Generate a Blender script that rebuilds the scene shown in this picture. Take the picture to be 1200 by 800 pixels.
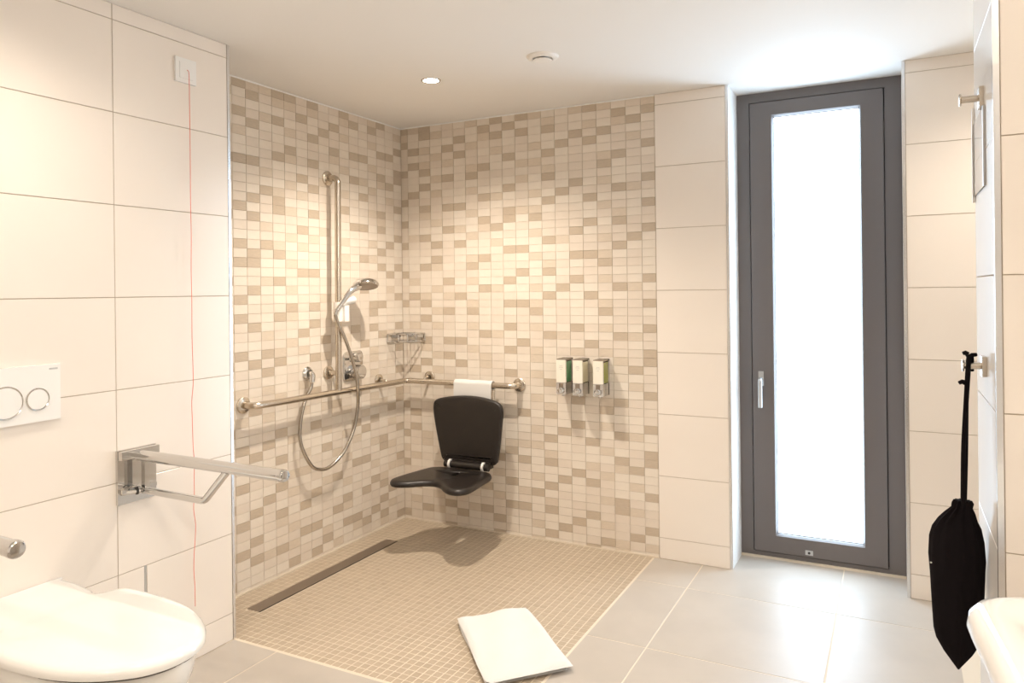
import bpy, bmesh, math, random
from mathutils import Vector, Matrix
for o in list(bpy.data.objects): bpy.data.objects.remove(o)
SC = bpy.context.scene
COL = SC.collection
PI = math.pi

# ------------------------------------------------------------ camera
F_PX, CY_PX, YAW, ROLL = 866.54, 340.14, 0.4773, -0.0115
CAM = Vector((2.5345, -3.5174, 1.3101))
cam_d = bpy.data.cameras.new('camera')
cam_d.sensor_width = 36.0
cam_d.lens = F_PX / 1200 * 36.0
cam_d.shift_y = (CY_PX - 400) / 1200
cam_d.clip_start = 0.02
cam = bpy.data.objects.new('camera', cam_d); COL.objects.link(cam)
_f = Vector((-math.sin(YAW), math.cos(YAW), 0)); _r = Vector((math.cos(YAW), math.sin(YAW), 0)); _u = Vector((0, 0, 1))
_cr, _sr = math.cos(ROLL), math.sin(ROLL)
AX = _cr * _r + _sr * _u
AY = -_sr * _r + _cr * _u
cam.matrix_world = Matrix(((AX.x, AY.x, -_f.x, CAM.x), (AX.y, AY.y, -_f.y, CAM.y), (AX.z, AY.z, -_f.z, CAM.z), (0, 0, 0, 1)))
SC.camera = cam

# ------------------------------------------------------------ world, exposure
w = bpy.data.worlds.new('sky'); SC.world = w; w.use_nodes = True
w.node_tree.nodes['Background'].inputs[0].default_value = (0.80, 0.90, 1.0, 1)
w.node_tree.nodes['Background'].inputs[1].default_value = 1.0
SC.view_settings.view_transform = 'Standard'
SC.view_settings.look = 'None'
SC.view_settings.exposure = 0.63
SC.view_settings.gamma = 1.0
SC.view_settings.use_curve_mapping = False
WARM = (1.0, 0.875, 0.74)
SHOWER_W, ROOM_W, FILL_TUBE_W = 72.0, 25.0, 40.0   # the downlights and the added fill tube, watts
WINDOW_E = 6.2           # the frosted pane
WINDOW_C = (0.64, 0.82, 1.0)

# ------------------------------------------------------------ dimensions (metres)
H = 2.2542               # ceiling
ZB, ROW = 0.1019, 0.3    # first joint of the large tiles, their height
XL, YC = 0.2952, -1.511  # front wall for the toilet: its face and its corner
XM, XP = 1.5065, 1.8531  # end of the mosaic, end of the pier
XR = 2.5714              # right side of the window opening
YW = 0.2269              # face of the window frame
XPL, YP0, YP1 = 2.7291, -1.6139, -1.1875   # partition: left face, front, far edge
XE, YE = 3.25, -4.70     # far right wall, wall behind the camera

# ------------------------------------------------------------ materials
def nodes_of(name):
    m = bpy.data.materials.new(name); m.use_nodes = True
    nt = m.node_tree
    return m, nt, nt.nodes['Principled BSDF']
def mat(name, col, rough=0.5, metal=0.0, coat=0.0, bump=0.0, scale=60.0, var=0.0, spec=None, trans=0.0, emit=None, estr=0.0, aniso=None):
    m, nt, b = nodes_of(name)
    b.inputs['Base Color'].default_value = (*col, 1)
    b.inputs['Roughness'].default_value = rough
    b.inputs['Metallic'].default_value = metal
    b.inputs['Coat Weight'].default_value = coat
    b.inputs['Coat Roughness'].default_value = 0.08
    if spec is not None: b.inputs['Specular IOR Level'].default_value = spec
    if trans: b.inputs['Transmission Weight'].default_value = trans
    if emit:
        b.inputs['Emission Color'].default_value = (*emit, 1); b.inputs['Emission Strength'].default_value = estr
    tc = nt.nodes.new('ShaderNodeTexCoord')
    if var or bump:
        n = nt.nodes.new('ShaderNodeTexNoise'); n.inputs['Scale'].default_value = scale; n.inputs['Detail'].default_value = 4
        src = tc.outputs['Object']
        if aniso:
            mp = nt.nodes.new('ShaderNodeMapping'); mp.inputs['Scale'].default_value = aniso
            nt.links.new(src, mp.inputs[0]); src = mp.outputs[0]
        nt.links.new(src, n.inputs['Vector'])
        if var:
            r = nt.nodes.new('ShaderNodeValToRGB')
            r.color_ramp.elements[0].position = 0.3; r.color_ramp.elements[1].position = 0.7
            r.color_ramp.elements[0].color = (*[c * (1 - var) for c in col], 1)
            r.color_ramp.elements[1].color = (*[min(1, c * (1 + var)) for c in col], 1)
            nt.links.new(n.outputs['Fac'], r.inputs[0]); nt.links.new(r.outputs[0], b.inputs['Base Color'])
        if bump:
            bp = nt.nodes.new('ShaderNodeBump'); bp.inputs['Strength'].default_value = bump; bp.inputs['Distance'].default_value = 0.002
            nt.links.new(n.outputs['Fac'], bp.inputs['Height']); nt.links.new(bp.outputs[0], b.inputs['Normal'])
    return m
M = {}
M['plaster'] = mat('plaster_white', (0.86, 0.84, 0.81), 0.75, bump=0.05, scale=150)
M['reveal'] = mat('reveal_white', (0.88, 0.88, 0.87), 0.6)
M['tile'] = mat('wall_tile_cream', (0.86, 0.795, 0.725), 0.22, var=0.012, scale=3)
M['gloss_tile'] = mat('wall_tile_gloss', (0.86, 0.84, 0.81), 0.17, var=0.01, scale=3)
M['grout'] = mat('grout_tan', (0.50, 0.42, 0.33), 0.9)
M['mgrout'] = mat('grout_mosaic', (0.64, 0.56, 0.46), 0.9)
M['mL1'] = mat('mosaic_cream', (0.775, 0.705, 0.615), 0.30, var=0.02, scale=25)
M['mL2'] = mat('mosaic_ivory', (0.735, 0.655, 0.565), 0.30, var=0.02, scale=25)
M['mM'] = mat('mosaic_sand', (0.67, 0.58, 0.475), 0.30, var=0.05, scale=40, aniso=(1, 1, 6))
M['mD'] = mat('mosaic_taupe', (0.54, 0.45, 0.35), 0.30, var=0.06, scale=40, aniso=(1, 1, 6))
M['fm'] = mat('floor_mosaic_beige', (0.44, 0.36, 0.268), 0.42, var=0.05, scale=30)
M['fm2'] = mat('floor_mosaic_beige_dark', (0.415, 0.338, 0.25), 0.42, var=0.05, scale=30)
M['fgrout'] = mat('grout_floor', (0.68, 0.60, 0.49), 0.8)
M['ft'] = mat('floor_tile_greige', (0.465, 0.42, 0.37), 0.42, var=0.05, scale=5)
M['chrome'] = mat('chrome', (0.66, 0.65, 0.635), 0.09, 1.0)
M['steel'] = mat('brushed_steel', (0.62, 0.56, 0.48), 0.26, 1.0, bump=0.03, scale=300)
M['hose'] = mat('hose_metal', (0.46, 0.42, 0.37), 0.2, 1.0)
M['trim'] = mat('aluminium_trim', (0.78, 0.78, 0.78), 0.22, 1.0)
M['frame'] = mat('window_grey', (0.150, 0.131, 0.124), 0.42, bump=0.02, scale=200)
M['framegap'] = mat('window_gap', (0.04, 0.035, 0.035), 0.6)
M['alu'] = mat('handle_aluminium', (0.55, 0.55, 0.54), 0.35, 0.7)
M['black'] = mat('black_plastic', (0.016, 0.012, 0.010), 0.38, bump=0.12, scale=500)
M['cloth'] = mat('bag_black_cloth', (0.008, 0.006, 0.007), 0.95, bump=0.3, scale=400, spec=0.1)
M['ceramic'] = mat('ceramic_white', (0.88, 0.87, 0.84), 0.12, coat=0.4)
M['plastic'] = mat('white_plastic', (0.88, 0.87, 0.85), 0.25)
M['gap'] = mat('dark_gap', (0.12, 0.11, 0.10), 0.8)
M['towel'] = mat('towel_white', (0.72, 0.71, 0.69), 1.0, bump=1.0, scale=260, spec=0.0)
M['red'] = mat('red_cord', (0.80, 0.17, 0.10), 0.6)
M['cream'] = mat('dispenser_cream', (0.86, 0.82, 0.72), 0.25)
M['green'] = mat('liquid_green', (0.02, 0.25, 0.08), 0.12, coat=0.6)
M['olive'] = mat('liquid_olive', (0.26, 0.28, 0.03), 0.12, coat=0.6)
M['amber'] = mat('liquid_cream', (0.78, 0.70, 0.50), 0.12, coat=0.6)
M['print'] = mat('dispenser_print', (0.60, 0.60, 0.54), 0.5)
M['drain'] = mat('drain_steel', (0.36, 0.31, 0.26), 0.38, 1.0, bump=0.05, scale=200)
M['drainslot'] = mat('drain_slot', (0.03, 0.02, 0.015), 0.9)
M['rubber'] = mat('black_rubber', (0.01, 0.01, 0.01), 0.5)
M['valve'] = mat('valve_white', (0.84, 0.81, 0.77), 0.5)
def emission(name, col, s):
    m = bpy.data.materials.new(name); m.use_nodes = True; nt = m.node_tree
    nt.nodes.remove(nt.nodes['Principled BSDF'])
    e = nt.nodes.new('ShaderNodeEmission'); e.inputs[0].default_value = (*col, 1); e.inputs[1].default_value = s
    nt.links.new(e.outputs[0], nt.nodes['Material Output'].inputs[0]); return m
M['bulb'] = emission('lamp_glow', (1.0, 0.90, 0.72), 25.0)
M['pane'] = emission('frosted_pane_daylight', WINDOW_C, WINDOW_E)
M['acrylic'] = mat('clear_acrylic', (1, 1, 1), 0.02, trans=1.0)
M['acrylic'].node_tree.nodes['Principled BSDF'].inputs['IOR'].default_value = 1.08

# ------------------------------------------------------------ mesh helpers
def box(bm, x0, x1, y0, y1, z0, z1, mi=0, skip=()):
    xs, ys, zs = sorted((x0, x1)), sorted((y0, y1)), sorted((z0, z1))
    v = [bm.verts.new((xs[i], ys[j], zs[k])) for i in (0, 1) for j in (0, 1) for k in (0, 1)]
    F = {'-x': (0, 1, 3, 2), '+x': (4, 6, 7, 5), '-y': (0, 4, 5, 1), '+y': (2, 3, 7, 6), '-z': (0, 2, 6, 4), '+z': (1, 5, 7, 3)}
    out = []
    for k, f in F.items():
        if k in skip: continue
        fa = bm.faces.new([v[i] for i in f]); fa.material_index = mi; out.append(fa)
    return v
def bevel_all(bm, r, seg=2, ang=0.5):
    es = [e for e in bm.edges if len(e.link_faces) == 2 and e.calc_face_angle(0) > ang]
    bmesh.ops.bevel(bm, geom=es, offset=r, segments=seg, profile=0.5, affect='EDGES', clamp_overlap=True)
def tube(bm, pts, r, n=12, cap=True, closed=False):
    pts = [Vector(p) for p in pts]; N = len(pts)
    rad = r if isinstance(r, (list, tuple)) else [r] * N
    tans = []
    for i in range(N):
        a = pts[(i - 1) % N] if (closed or i > 0) else pts[0]
        b = pts[(i + 1) % N] if (closed or i < N - 1) else pts[-1]
        tans.append((b - a).normalized())
    up = Vector((0, 0, 1)) if abs(tans[0].z) < 0.9 else Vector((1, 0, 0))
    nrm = (up - tans[0] * up.dot(tans[0])).normalized()
    rings = []
    for i in range(N):
        nrm = (nrm - tans[i] * nrm.dot(tans[i])).normalized()
        bn = tans[i].cross(nrm)
        rings.append([bm.verts.new(pts[i] + rad[i] * (math.cos(2 * PI * k / n) * nrm + math.sin(2 * PI * k / n) * bn)) for k in range(n)])
    for i in range(N if closed else N - 1):
        a, b = rings[i], rings[(i + 1) % N]
        for k in range(n): bm.faces.new((a[k], a[(k + 1) % n], b[(k + 1) % n], b[k]))
    if cap and not closed:
        bm.faces.new(list(reversed(rings[0]))); bm.faces.new(rings[-1])
def lathe(bm, prof, origin, axis, n=28):
    """prof: list of (radius, distance along axis)"""
    o, ax = Vector(origin), Vector(axis).normalized()
    t = Vector((0, 0, 1)) if abs(ax.z) < 0.9 else Vector((1, 0, 0))
    u = (t - ax * t.dot(ax)).normalized(); v = ax.cross(u)
    prev = None
    for r, d in prof:
        if r <= 1e-6: ring = [bm.verts.new(o + ax * d)]
        else: ring = [bm.verts.new(o + ax * d + r * (math.cos(2 * PI * k / n) * u + math.sin(2 * PI * k / n) * v)) for k in range(n)]
        if prev:
            for k in range(n):
                a = [prev[k % len(prev)], prev[(k + 1) % len(prev)], ring[(k + 1) % len(ring)], ring[k % len(ring)]]
                a = list(dict.fromkeys(a))
                if len(a) > 2: bm.faces.new(a)
        prev = ring
def rings(bm, loops, cap0=True, cap1=True):
    R = [[bm.verts.new(p) for p in l] for l in loops]
    for a, b in zip(R, R[1:]):
        n = len(a)
        for k in range(n): bm.faces.new((a[k], a[(k + 1) % n], b[(k + 1) % n], b[k]))
    if cap0: bm.faces.new(list(reversed(R[0])))
    if cap1: bm.faces.new(R[-1])
def bend(pts, r, seg=6):
    """round the corners of a polyline"""
    P = [Vector(p) for p in pts]; out = [P[0]]
    for a, b, c in zip(P, P[1:], P[2:]):
        d1, d2 = (a - b).normalized(), (c - b).normalized()
        ang = d1.angle(d2)
        if ang > PI - 0.02: out.append(b); continue
        t = min(r / math.tan(ang / 2), (a - b).length * 0.49, (c - b).length * 0.49)
        p, q = b + d1 * t, b + d2 * t
        rr = t * math.tan(ang / 2)
        cen = b + (d1 + d2).normalized() * (rr / math.sin(ang / 2))
        e1, e2 = p - cen, q - cen; om = e1.angle(e2)
        for k in range(seg + 1):
            s = k / seg
            out.append(cen + (math.sin((1 - s) * om) * e1 + math.sin(s * om) * e2) / math.sin(om))
    out.append(P[-1]); return out
def smooth_pts(P, n=8):
    P = [Vector(p) for p in P]; Q = [P[0] * 2 - P[1]] + P + [P[-1] * 2 - P[-2]]; out = []
    for i in range(1, len(Q) - 2):
        p0, p1, p2, p3 = Q[i - 1:i + 3]
        for k in range(n):
            t = k / n
            out.append(0.5 * ((2 * p1) + (p2 - p0) * t + (2 * p0 - 5 * p1 + 4 * p2 - p3) * t * t + (3 * p1 - p0 - 3 * p2 + p3) * t ** 3))
    out.append(P[-1]); return out
def closed_smooth(P, n=5):
    P = [Vector(p) for p in P]; N = len(P); out = []
    for i in range(N):
        p0, p1, p2, p3 = P[(i - 1) % N], P[i], P[(i + 1) % N], P[(i + 2) % N]
        for k in range(n):
            t = k / n
            out.append(0.5 * ((2 * p1) + (p2 - p0) * t + (2 * p0 - 5 * p1 + 4 * p2 - p3) * t * t + (3 * p1 - p0 - 3 * p2 + p3) * t ** 3))
    return out
def obj(name, bm, mats, parent=None, loc=None, smooth=40, fix=True):
    if fix: bmesh.ops.recalc_face_normals(bm, faces=bm.faces)
    me = bpy.data.meshes.new(name); bm.to_mesh(me); bm.free()
    for m in (mats if isinstance(mats, (list, tuple)) else [mats]): me.materials.append(m)
    if smooth:
        me.polygons.foreach_set('use_smooth', [True] * len(me.polygons))
        me.set_sharp_from_angle(angle=math.radians(smooth))
    o = bpy.data.objects.new(name, me); COL.objects.link(o)
    if loc: o.location = loc
    if parent:
        o.parent = parent
        if parent.type == 'EMPTY' or parent.location.length > 0:
            o.matrix_parent_inverse = Matrix.Translation(parent_origin(parent)).inverted()
    return o
def parent_origin(p):
    v = Vector(p.location); q = p.parent
    return v
def thing(name, label, cat, loc, group=None):
    o = bpy.data.objects.new(name, None); COL.objects.link(o); o.location = loc; o.empty_display_size = 0.05
    o['label'] = label; o['category'] = cat
    if group: o['group'] = group
    return o
def tag(o, label, cat, group=None):
    o['label'] = label; o['category'] = cat
    if group: o['group'] = group
    return o
def struct(o): o['kind'] = 'structure'; return o
def stuff(o): o['kind'] = 'stuff'; return o
B = bmesh.new
def bx(name, dims, m, parent=None, bev=0.0, seg=2, label=None):
    bm = B(); box(bm, *dims)
    if bev: bevel_all(bm, bev, seg)
    o = obj(name, bm, m, parent)
    if label: o['label'] = label
    return o
_tile_cache = {}
def tile(name, axis, sgn, c, a, b, m, parent, depth=0.005, cham=0.0006):
    """one tile: front centre c, extents a x b (the two other axes in x,y,z order), facing sgn*axis"""
    key = (axis, sgn, round(a, 4), round(b, 4), m.name, depth)
    if key not in _tile_cache:
        bm = B(); i = 'xyz'.index(axis); j, k = [q for q in range(3) if q != i]
        def pt(u, v, d):
            p = [0, 0, 0]; p[i] = -sgn * d; p[j] = u; p[k] = v; return p
        ch = min(cham, a * 0.1, b * 0.1)
        loops = [[pt(su * (a / 2 - q), sv * (b / 2 - q), d) for su, sv in ((-1, -1), (1, -1), (1, 1), (-1, 1))] for q, d in ((0, depth), (0, ch), (ch, 0))]
        rings(bm, loops, cap0=False)
        # orientation
        bm.normal_update()
        f = max(bm.faces, key=lambda f: f.calc_area())
        bmesh.ops.recalc_face_normals(bm, faces=bm.faces)
        bm.normal_update()
        front = [f for f in bm.faces if abs(f.normal[i]) > 0.99]
        if front and front[0].normal[i] * sgn < 0: bmesh.ops.reverse_faces(bm, faces=bm.faces)
        me = bpy.data.meshes.new(name); bm.to_mesh(me); bm.free(); me.materials.append(m)
        _tile_cache[key] = me
    o = bpy.data.objects.new(name, _tile_cache[key]); COL.objects.link(o)
    o.location = c; o.parent = parent
    return o
def proj(p):
    d = Vector(p) - CAM
    wz = d.dot(_f)
    if wz < 0.05: return None
    return 600 + F_PX * d.dot(AX) / wz, CY_PX - F_PX * d.dot(AY) / wz
def shown_area(c, axis, a, b):
    i = 'xyz'.index(axis); j, k = [q for q in range(3) if q != i]; q = []
    for su, sv in ((-1, -1), (1, -1), (1, 1), (-1, 1)):
        p = list(c); p[j] += su * a / 2; p[k] += sv * b / 2
        s = proj(p)
        if s is None: return 0
        q.append(s)
    cx, cy = sum(s[0] for s in q) / 4, sum(s[1] for s in q) / 4
    if not (0 <= cx <= 1200 and 0 <= cy <= 800): return 0
    return abs(sum(q[n][0] * q[(n + 1) % 4][1] - q[(n + 1) % 4][0] * q[n][1] for n in range(4))) / 2
def tile_field(name, cells, axis, sgn, parent, depth, limit=300, stuff_name=None):
    """cells: (centre, a, b, material). The ones that show largest are parts, the rest one 'stuff' part."""
    order = sorted(range(len(cells)), key=lambda n: -shown_area(cells[n][0], axis, cells[n][1], cells[n][2]))
    for n in order[:limit]:
        c, a, b, m = cells[n]; tile(name, axis, sgn, c, a, b, m, parent, depth)
    rest = order[limit:]
    if rest:
        bm = B(); mats = []
        i = 'xyz'.index(axis); j, k = [q for q in range(3) if q != i]
        for n in rest:
            c, a, b, m = cells[n]
            if m not in mats: mats.append(m)
            lo, hi = list(c), list(c)
            lo[j] -= a / 2; hi[j] += a / 2; lo[k] -= b / 2; hi[k] += b / 2; lo[i] -= sgn * depth
            back = ('-' if sgn > 0 else '+') + axis
            box(bm, lo[0], hi[0], lo[1], hi[1], lo[2], hi[2], mats.index(m), skip=(back,))
        stuff(obj(stuff_name, bm, mats, parent, smooth=0, fix=False))

# ------------------------------------------------------------ room shell
G = 0.003   # tile proud of the wall core by this
bm = B(); box(bm, -0.25, XE + 0.15, YE - 0.15, 0.45, -0.12, -0.0011)
floor = struct(obj('floor', bm, M['fgrout'], smooth=0))
bm = B(); box(bm, -0.25, XE + 0.15, YE - 0.15, 0.45, H, H + 0.12)
ceiling = struct(obj('ceiling', bm, M['plaster'], smooth=0))
bm = B(); box(bm, -0.15, -G, YC - 0.02, 0.12, -0.05, H + 0.02)
wall_shower = struct(obj('wall_shower_left', bm, M['mgrout'], smooth=0))
bm = B(); box(bm, -0.15, XL - G, YE, YC + 0.0, -0.05, H + 0.02)
wall_left = struct(obj('wall_left', bm, M['grout'], smooth=0))
bm = B(); box(bm, -0.15, XM, G, 0.24, -0.05, H + 0.02); box(bm, XM, XP - 0.012, G, 0.24, -0.05, H + 0.02, 1)
box(bm, XR + 0.010, XE + 0.1, G, 0.24, -0.05, H + 0.02, 1)
wall_back = struct(obj('wall_back', bm, [M['mgrout'], M['grout']], smooth=0))
bm = B(); box(bm, XPL + G, XE + 0.1, YP0 + G, YP1, -0.05, H + 0.02)
wall_part = struct(obj('wall_partition', bm, M['grout'], smooth=0))
bm = B(); box(bm, XE, XE + 0.12, YE, 0.12, -0.05, H + 0.02)
wall_right = struct(obj('wall_right', bm, M['plaster'], smooth=0))
bm = B(); box(bm, -0.15, XE + 0.12, YE - 0.12, YE, -0.05, H + 0.02)
wall_front = struct(obj('wall_front', bm, M['plaster'], smooth=0))
# plastered jambs and the wall closing outside of the opening
bm = B(); box(bm, XP - 0.012, XP + 0.0005, 0.003, 0.30, -0.05, H + 0.01); box(bm, XR - 0.0005, XR + 0.010, 0.003, 0.30, -0.05, H + 0.01)
struct(obj('trim_1', bm, M['reveal'], smooth=0))

bm = B(); box(bm, 1.35, 2.30, YE + 0.0005, YE + 0.045, 0.004, 2.06)  # unseen rear door, added as a dark surface for the chrome to reflect
added_door = struct(obj('added_door_1', bm, mat('door_walnut', (0.10, 0.055, 0.03), 0.45, var=0.25, scale=8, aniso=(8, 8, 1)), smooth=0))
bm = B(); tube(bm, bend([(1.44, YE + 0.044, 1.0), (1.44, YE + 0.095, 1.0), (1.56, YE + 0.095, 1.0)], 0.015), 0.009, 12); obj('door_handle', bm, M['steel'], added_door)
bm = B(); box(bm, 1.27, 1.345, YE + 0.0005, YE + 0.055, 0.002, 2.14); box(bm, 2.305, 2.38, YE + 0.0005, YE + 0.055, 0.002, 2.14); box(bm, 1.345, 2.305, YE + 0.0005, YE + 0.055, 2.065, 2.14)
obj('door_frame', bm, M['frame'], added_door, smooth=0)
# ---- large wall tiles
zr = [0.0] + [ZB + ROW * k for k in range(8)] + [H]
JT = 0.0026
def big_tiles(axis, sgn, plane, lo, hi, parent, m, rows=zr, along='y'):
    for z0, z1 in zip(rows, rows[1:]):
        a0, a1, b0, b1 = lo + JT / 2, hi - JT / 2, z0 + JT / 2, z1 - JT / 2
        c = [0, 0, (b0 + b1) / 2]; c['xyz'.index(axis)] = plane; c['xyz'.index(along)] = (a0 + a1) / 2
        tile('wall_tile', axis, sgn, c, a1 - a0, b1 - b0, m, parent, 0.006)
SLOT = -1.884
YV = [-1.9826, -2.5826, -3.1826, -3.7826, -4.3826, YE]
for n, (y1, y0) in enumerate(zip([YC - 0.009] + YV, YV)):
    if n == 0:
        big_tiles('x', 1, XL, y0, y1, wall_left, M['tile'], [zr[0], zr[1]])
        big_tiles('x', 1, XL, y0, SLOT - 0.004, wall_left, M['tile'], [zr[1], zr[2]])
        big_tiles('x', 1, XL, SLOT + 0.004, y1, wall_left, M['tile'], [zr[1], zr[2]])
        big_tiles('x', 1, XL, y0, y1, wall_left, M['tile'], zr[2:])
    else: big_tiles('x', 1, XL, y0, y1, wall_left, M['tile'])
bm = B(); box(bm, XL - 0.004, XL - 0.001, SLOT - 0.004, SLOT + 0.004, zr[1], zr[2])
obj('joint_strip', bm, M['alu'], wall_left, smooth=0)
big_tiles('y', -1, 0.0, XM, XP - 0.010, wall_back, M['tile'], along='x')
big_tiles('y', -1, 0.0, XR + 0.011, XR + 0.60, wall_back, M['tile'], along='x')
zp = [0.0] + [0.1315 + ROW * k for k in range(8)] + [H]
big_tiles('x', -1, XPL, YP0 + 0.012, YP1, wall_part, M['gloss_tile'], zp)
big_tiles('y', -1, YP0, XPL + 0.012, XE, wall_part, M['tile'], zp, along='x')
# metal edge trims
def edge_trim(name, x0, x1, y0, y1):
    bm = B(); box(bm, x0, x1, y0, y1, 0.001, H - 0.001); bevel_all(bm, 0.002, 2); struct(obj(name, bm, M['trim']))
edge_trim('trim_2', XL - 0.010, XL + 0.001, YC - 0.0085, YC + 0.0025)
edge_trim('trim_3', XP - 0.0095, XP + 0.002, -0.0015, 0.0028)
edge_trim('trim_4', XR - 0.002, XR + 0.0105, -0.0015, 0.0028)
edge_trim('trim_5', XPL - 0.001, XPL + 0.0112, YP0 - 0.001, YP0 + 0.0112)

# ---- wall mosaic: the laid pattern, one string per column from the top row down (D taupe, m sand, . light)
ROWM = 1.2 / 29; CW = 0.0772
BACK = ['DmD...D...D..D..D...D...D.............D...D.m.D......D.', 'm..D.D...D.....m.....m.D...m.....D.....D.D...m...D.m...', 'DD.m.mD.D..Dm..D...D...mD.D..Dm.D.........mm........D..', '.m..m..m.m...m..D.Dm..m..m.m...m.m................m.m..', '...D.m.D...D..D......D.m.D...D.D...D...............D..D', '..D.D......D..m.D......D.....D..D................D..D..', 'm..m..mD.m..m..m..mD.m..mD.m..m....................m...', '.Dm...D...D..Dm...D...D.....D..mm...............D..D...', 'D.D.m.....m...D.m.....m.....m...............D.m..m..D.D', '.D...D...D..DD...D...D..D..D..D..D........mD...D..D....', 'D.D...m.m...m....D..D...D....D........D...m.D...m.D....', 'm...m.m...m.mD.m..m...m.mD.m..mm.m..m...m.m...m.D...m.m', '.mD..D.mD..D....D..mD..D....D.....D..mD..D.mD..D.mD..D.', '....D.....D.....m.....D.....m...........D.....D.....D..', 'm..D.....D.....D..D..D.....D..m.....D..D.....D.....D...', 'D.m.D......D..D...D....D.....D...........D..m.D...D...D', 'm..D..mD.m..m...m.mD.m..mD.m..m.....mD.m..m..m..m..m.D.', '.Dm...D...D..mD..D....D.....D..m....D...D..Dm...DD...mm', '..D.m.....m.....D.....m.....m...D.m.....m...D.m..m..D..', 'mD...D...D..D..D.....D..D..D..DD...D...D..DD...D...D.m.']
LEFT = ['.m.D..DD...D...D...D...D...D..D..D..DD...D...Dm......D.', '....D...D.m.....D...D.m.....m.........D.m..m..m..D.m...', 'D...D..Dm...DmD..D.D....D...D........m....DD...mD.D.Dm.', 'mD.m..m..m..m...m.m.....DD.D..mm.m..mm.D..m..m.D...D...', '.....D..m.D...D...D...D......D.....m..m.D...D...D...D..', '.D...D..D.....D............D...........D.m..D......Dm..', 'Dm.m...m..m.D...m.mm........m........m..m..m..m.Dm.D...', '..D..Dm...................m.........Dm....m..D...D...m.', '...D.....m.....m.......m....D.m.....m..m.D...m.....mD..', 'Dm..D..D..D..D..m...D...D.D...D...D...D.......D...D..D.', '..D......D.m...D.m..D......D.m...m..m....m.m...D..D....', 'Dm..m.Dm..m..m..m..m..m.Dm..m..........m...m.m...m.m.D.', 'Dm.D...D...mDD...mD..D...D...mD...m...D..D..D..Dm..D...', 'm..m.....m.D...m.D...m.....m.D.D.m..m..D.....D.....m...', 'mD..D...D...D.D...DD..D...D...D....D....D.....D..D.D...', 'D..D.m..D....D...D.D...D.D...D...m..m..D...D...D..D....', '.m...m..D.m...D...m..D....m...D..m...D...m...D....m..D.']
def mosaic(grid, edges, axis, sgn, parent, seed):
    rnd = random.Random(seed); cells = []
    top = ZB + ROWM * 52
    for c, colm in enumerate(grid):
        e0, e1 = edges[c]
        for r, ch in enumerate(colm):
            z1, z0 = top - ROWM * r, max(0.0, top - ROWM * (r + 1))
            z1 = min(z1, H)
            a, b = abs(e1 - e0) - 0.0016, z1 - z0 - 0.0014
            if b < 0.004: continue
            m = M['mD'] if ch == 'D' else M['mM'] if ch == 'm' else (M['mL1'] if rnd.random() < 0.52 else M['mL2'])
            cz = (z0 + z1) / 2; cc = (e0 + e1) / 2
            cells.append(((0.0, cc, cz) if axis == 'x' else (cc, 0.0, cz), a, b, m))
    tile_field('mosaic_tile', cells, axis, sgn, parent, 0.0025, 300, 'mosaic_tiles')
bed = [(0.0015, 0.0470)] + [(0.0470 + CW * i, 0.0470 + CW * (i + 1)) for i in range(18)] + [(0.0470 + CW * 18, XM - 0.001)]
mosaic(BACK, bed, 'y', -1, wall_back, 5)
led = [(-0.0015, -0.0749)] + [(-0.0749 - CW * i, -0.0749 - CW * (i + 1)) for i in range(16)]
# a last, cut column runs on behind the corner of the front wall
LEFT2 = LEFT + ['m.D...m..D...m..D...m.D...m...D..m...D..m..D...m...D...']
led.append((led[-1][1], led[-1][1] - CW)); 
led = led[:len(LEFT2)]
mosaic(LEFT2, led, 'x', 1, wall_shower, 9)

# ---- floor: mosaic field of the shower and the large tiles
FX, FY = 1.481, -1.515
cells = []; rnd = random.Random(3); CF = 0.0325
nx, ny = int(FX / CF) + 1, int(-FY / CF) + 1
DR = (0.130, 0.205, -1.302, -0.348)     # drain opening
for i in range(nx):
    for j in range(ny):
        x1 = FX - 0.006 - CF * i; x0 = max(0.003, x1 - CF); y0 = FY + 0.008 + CF * j; y1 = min(-0.003, y0 + CF)
        if x1 - x0 < 0.008 or y1 - y0 < 0.008: continue
        if x0 < DR[1] and x1 > DR[0] and y0 < DR[3] and y1 > DR[2]:
            if x0 < DR[0] and DR[0] - x0 > 0.008 and not (x0 > DR[0]): x1 = DR[0]
            elif x1 > DR[1] and x1 - DR[1] > 0.008: x0 = DR[1]
            elif y0 < DR[2] and DR[2] - y0 > .008: y1 = DR[2]
            elif y1 > DR[3] and y1 - DR[3] > .008: y0 = DR[3]
            else: continue
        m = M['fm'] if rnd.random() < 0.7 else M['fm2']
        cells.append((((x0 + x1) / 2, (y0 + y1) / 2, 0.0), x1 - x0 - 0.0042, y1 - y0 - 0.0042, m))
tile_field('floor_mosaic_tile', cells, 'z', 1, floor, 0.0014, 300, 'floor_mosaic_tiles')
gx = [XL, 0.515, 1.115, 1.715, 2.315, 2.915, XE]; gy = [0.24, -0.30, -0.90, -1.50, -2.10, -2.70, -3.30, -3.90, -4.50, YE]
def ftile(x0, x1, y0, y1):
    j = 0.0026
    tile('floor_tile', 'z', 1, ((x0 + x1) / 2, (y0 + y1) / 2, 0.0), x1 - x0 - 2 * j, y1 - y0 - 2 * j, M['ft'], floor, 0.004)
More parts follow.
